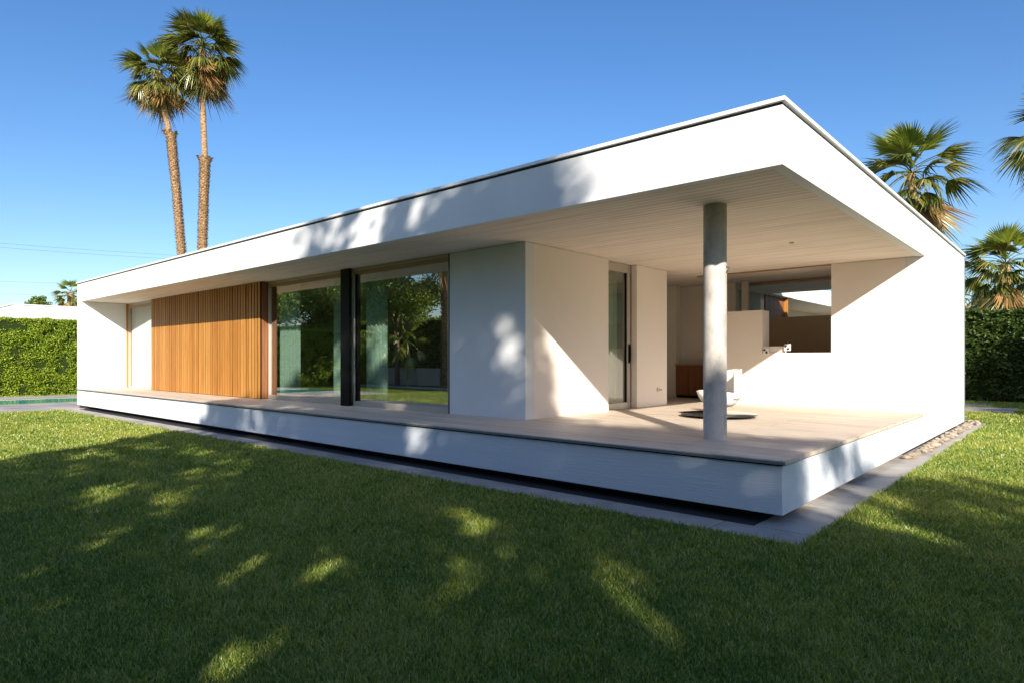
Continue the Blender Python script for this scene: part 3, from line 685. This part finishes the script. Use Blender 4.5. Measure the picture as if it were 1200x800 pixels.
# ------------------------------------------------------------------ the trees behind the camera whose shade falls on house and lawn
# leaf positions are thought of in the plane at right angles to the sun: (q, h) where a sun ray through the leaf meets X = 0
TOPQ = [-14, -9, -6.5, -5, -4, -3, -2, -.8, -.4, .1, .5, 1.6, 2.2, 2.5, 3.4, 4.5, 5.2, 8.2, 8.9, 10.2, 11.6, 12.3, 13.2, 14.2, 15.2]
TOPH = [-1, 0.4, 1.9, 2.3, 2.2, 2.1, 1.8, 1.6, 2.05, 2.1, 1.7, 1.9, 2.6, 3.9, 4.2, 4.3, 4.1, 4.0, 2.4, 1.7, 1.3, .3, -1.2, -2.6, -6]
HOLES = [(10.09, -2.55, .45, .16, .9), (11.76, -2.37, .5, .14, .8), (12.6, -1.9, .6, .1, .7), (6.78, -2.71, .22, .13, .8), (7.44, -2.54, .22, .13, .8), (5.73, -2.27, .24, .17, .85),
         (4.18, -1.22, .20, .20, 1), (3.97, -1.36, .13, .20, 1), (4.39, -2.08, .16, .16, .75), (2.61, -1.37, .22, .17, 1), (2.80, -1.86, .26, .13, 1), (5.98, -3.18, .14, .1, .9),
         (5.15, -.74, .18, .1, .6), (1.94, -.9, .15, .1, .5), (5.12, .40, .16, .17, 1), (9.96, .3, .16, .5, .7), (10.5, .3, .1, .4, .5), (9.2, -.4, .5, .1, .6), (10.4, -1.1, .6, .1, .7), (8.4, -1.3, .5, .1, .5),
         (3.35, 2.75, .20, .35, .75), (2.95, 2.35, .12, .2, .6), (3.15, 2.55, .05, .15, .9), (4.05, 2.85, .03, .2, .8), (2.9, 2.62, .05, .2, .9), (2.95, 1.95, .06, .1, .7), (3.9, 2.1, .06, .06, .6), (6.4, 3.75, .35, .22, .8), (7.3, 3.6, .25, .5, .7), (5.2, 3.5, .14, .30, .9), (4.6, 3.85, .2, .14, .6), (8.1, 3.7, .2, .3, .6),
         (-.62, .65, .09, .4, .7), (-1.5, .9, .12, .5, .6), (-.15, 1.25, .2, .12, .3), (1.5, 1.75, .5, .12, .6), (6.0, 1.9, .5, .4, .7), (7.9, 2.4, .4, .5, .7), (9.3, 1.4, .25, .5, .6), (6.6, 2.9, .35, .45, .75), (7.7, 2.3, .25, .5, .75), (8.3, 2.9, .3, .3, .6), (-3, .9, .5, .1, .4), (.2, .25, .2, .1, .3)]
def accept(q, h):
    nz = np.array([noise.noise(Vector((a_*1.7, b_*2.1, 3.3))) for a_, b_ in zip(q, h)])
    nz2 = np.array([noise.noise(Vector((a_*.7, b_*5, 8.3))) for a_, b_ in zip(q, h)])
    top = np.interp(q, TOPQ, TOPH); p = ((top-h)/.25+nz*2.0 > 0).astype(float)
    mid = (q > 4.9) & (q < 8.8) & (h > 2.6); p *= np.where(mid & (nz > -.02), .08, 1.0)
    lft = (q > 8.2) & (h < 1.2) & (h > -3.0); p *= np.where(lft & (nz2 > .10), .06, 1.0)
    nz3 = np.array([noise.noise(Vector((a_*3.2, b_*.7, 5.1))) for a_, b_ in zip(q, h)]); st_ = (q > -6) & (q < -.35) & (h > .15); p *= np.where(st_ & (nz3 > -.08), .04, 1.0)
    for (a_, b_, ra, rb, st) in HOLES:
        d = ((q-a_)/(ra+.115))**2+((h-b_)/(rb+.115))**2; p *= 1-min(1, st*1.12)*(d < 1)
    return rng.random(len(q)) < p
NL = 110000
q = rng.random(NL)*29-13.5; hq = rng.random(NL)*9.6-5.2
kk = accept(q, hq); q = q[kk]; hq = hq[kk]; nl = len(q)
kd = 8.6+.9*np.sin(q*.8)+.5*np.sin(hq*1.3+q)+1.3*(rng.random(nl)-.5)
P = np.stack([-1.43*kd, q-1.527*kd, hq+kd], 1)
cuts = [-13.5, -7, -1.2, 4.4, 10.0, 15.5]
names = ['shade tree with wide crown furthest right behind the viewer', 'shade tree behind the viewer right of the middle', 'shade tree behind the viewer shading the deck corner', 'tallest shade tree behind the viewer shading the long fascia', 'leftmost shade tree behind the viewer shading the far lawn']
for i in range(5):
    s_ = (q >= cuts[i]) & (q < cuts[i+1]); pc = P[s_]
    c = pc.mean(0); bx, by = c[0], c[1]
    root = empty('shade_tree', (bx, by, 0), 0, names[i], 'tree', 'shade trees behind the viewer')
    V, F = leaves(pc-np.array([bx, by, 0]), .25, aspect=.6); np_mesh('crown', V, F, M['tree'], root)
    t = MB().tube([(0, 0, -.1), (.1, .05, 2.2), (0, 0, 4.2), (0, 0, c[2])], [.26, .2, .17, .08], 12)
    for j in range(22):
        e = Vector(pc[rng.integers(0, len(pc))])-Vector((bx, by, 0)); z0_ = random.uniform(3.2, 5.0); b0 = Vector((0, 0, min(z0_, c[2])))
        t.tube([b0, b0.lerp(e, .5)+Vector((0, 0, .25)), e], [.07, .045, .012], 6)
    t.build('trunk', M['bark2'], root, smooth=True)
tree_blob('garden_tree', (16.2, -8.4, 0), 3.0, 4.9, 16000, .22, 'leafy tree off to the right shading the dark hedge', 'garden trees across the lawn', mt='garden')
tree_blob('garden_tree', (10.6, -9.6, 0), 2.5, 5.6, 5000, .2, 'loose leafy tree right of the viewer throwing streaks of shade on the lawn', 'garden trees across the lawn', mt='garden')
tree_blob('garden_tree', (13.2, -11.5, 0), 2.6, 5.6, 9000, .22, 'smaller leafy tree off to the right of the lawn', 'garden trees across the lawn', mt='garden')

# tall garden trees well behind the viewer: they hide the low sky from the shaded faces
for i, (x_, y_, r_, h_) in enumerate([(-25, -26, 4.5, 4.8), (-26, -15, 4.5, 5), (-25, -4, 4.5, 4.6), (-26, 7, 4.5, 4.8), (-13, -29, 4.5, 4.6), (-2, -29, 4.5, 4.6), (9, -30, 4.5, 4.6)]):
    tree_blob('background_tree', (x_, y_, 0), r_, h_, 14000, .55, ['huge dense tree at the far corner of the garden behind the viewer', 'huge dense tree behind the viewer next to the corner one', 'broad dense tree directly behind the viewer', 'huge dense tree behind the viewer towards the pool side', 'broad dense tree along the side boundary nearest the corner', 'broad dense tree in the middle of the side boundary', 'broad dense tree at the house end of the side boundary'][i], 'tall trees around the garden', squash=.9, trunk_r=.3)
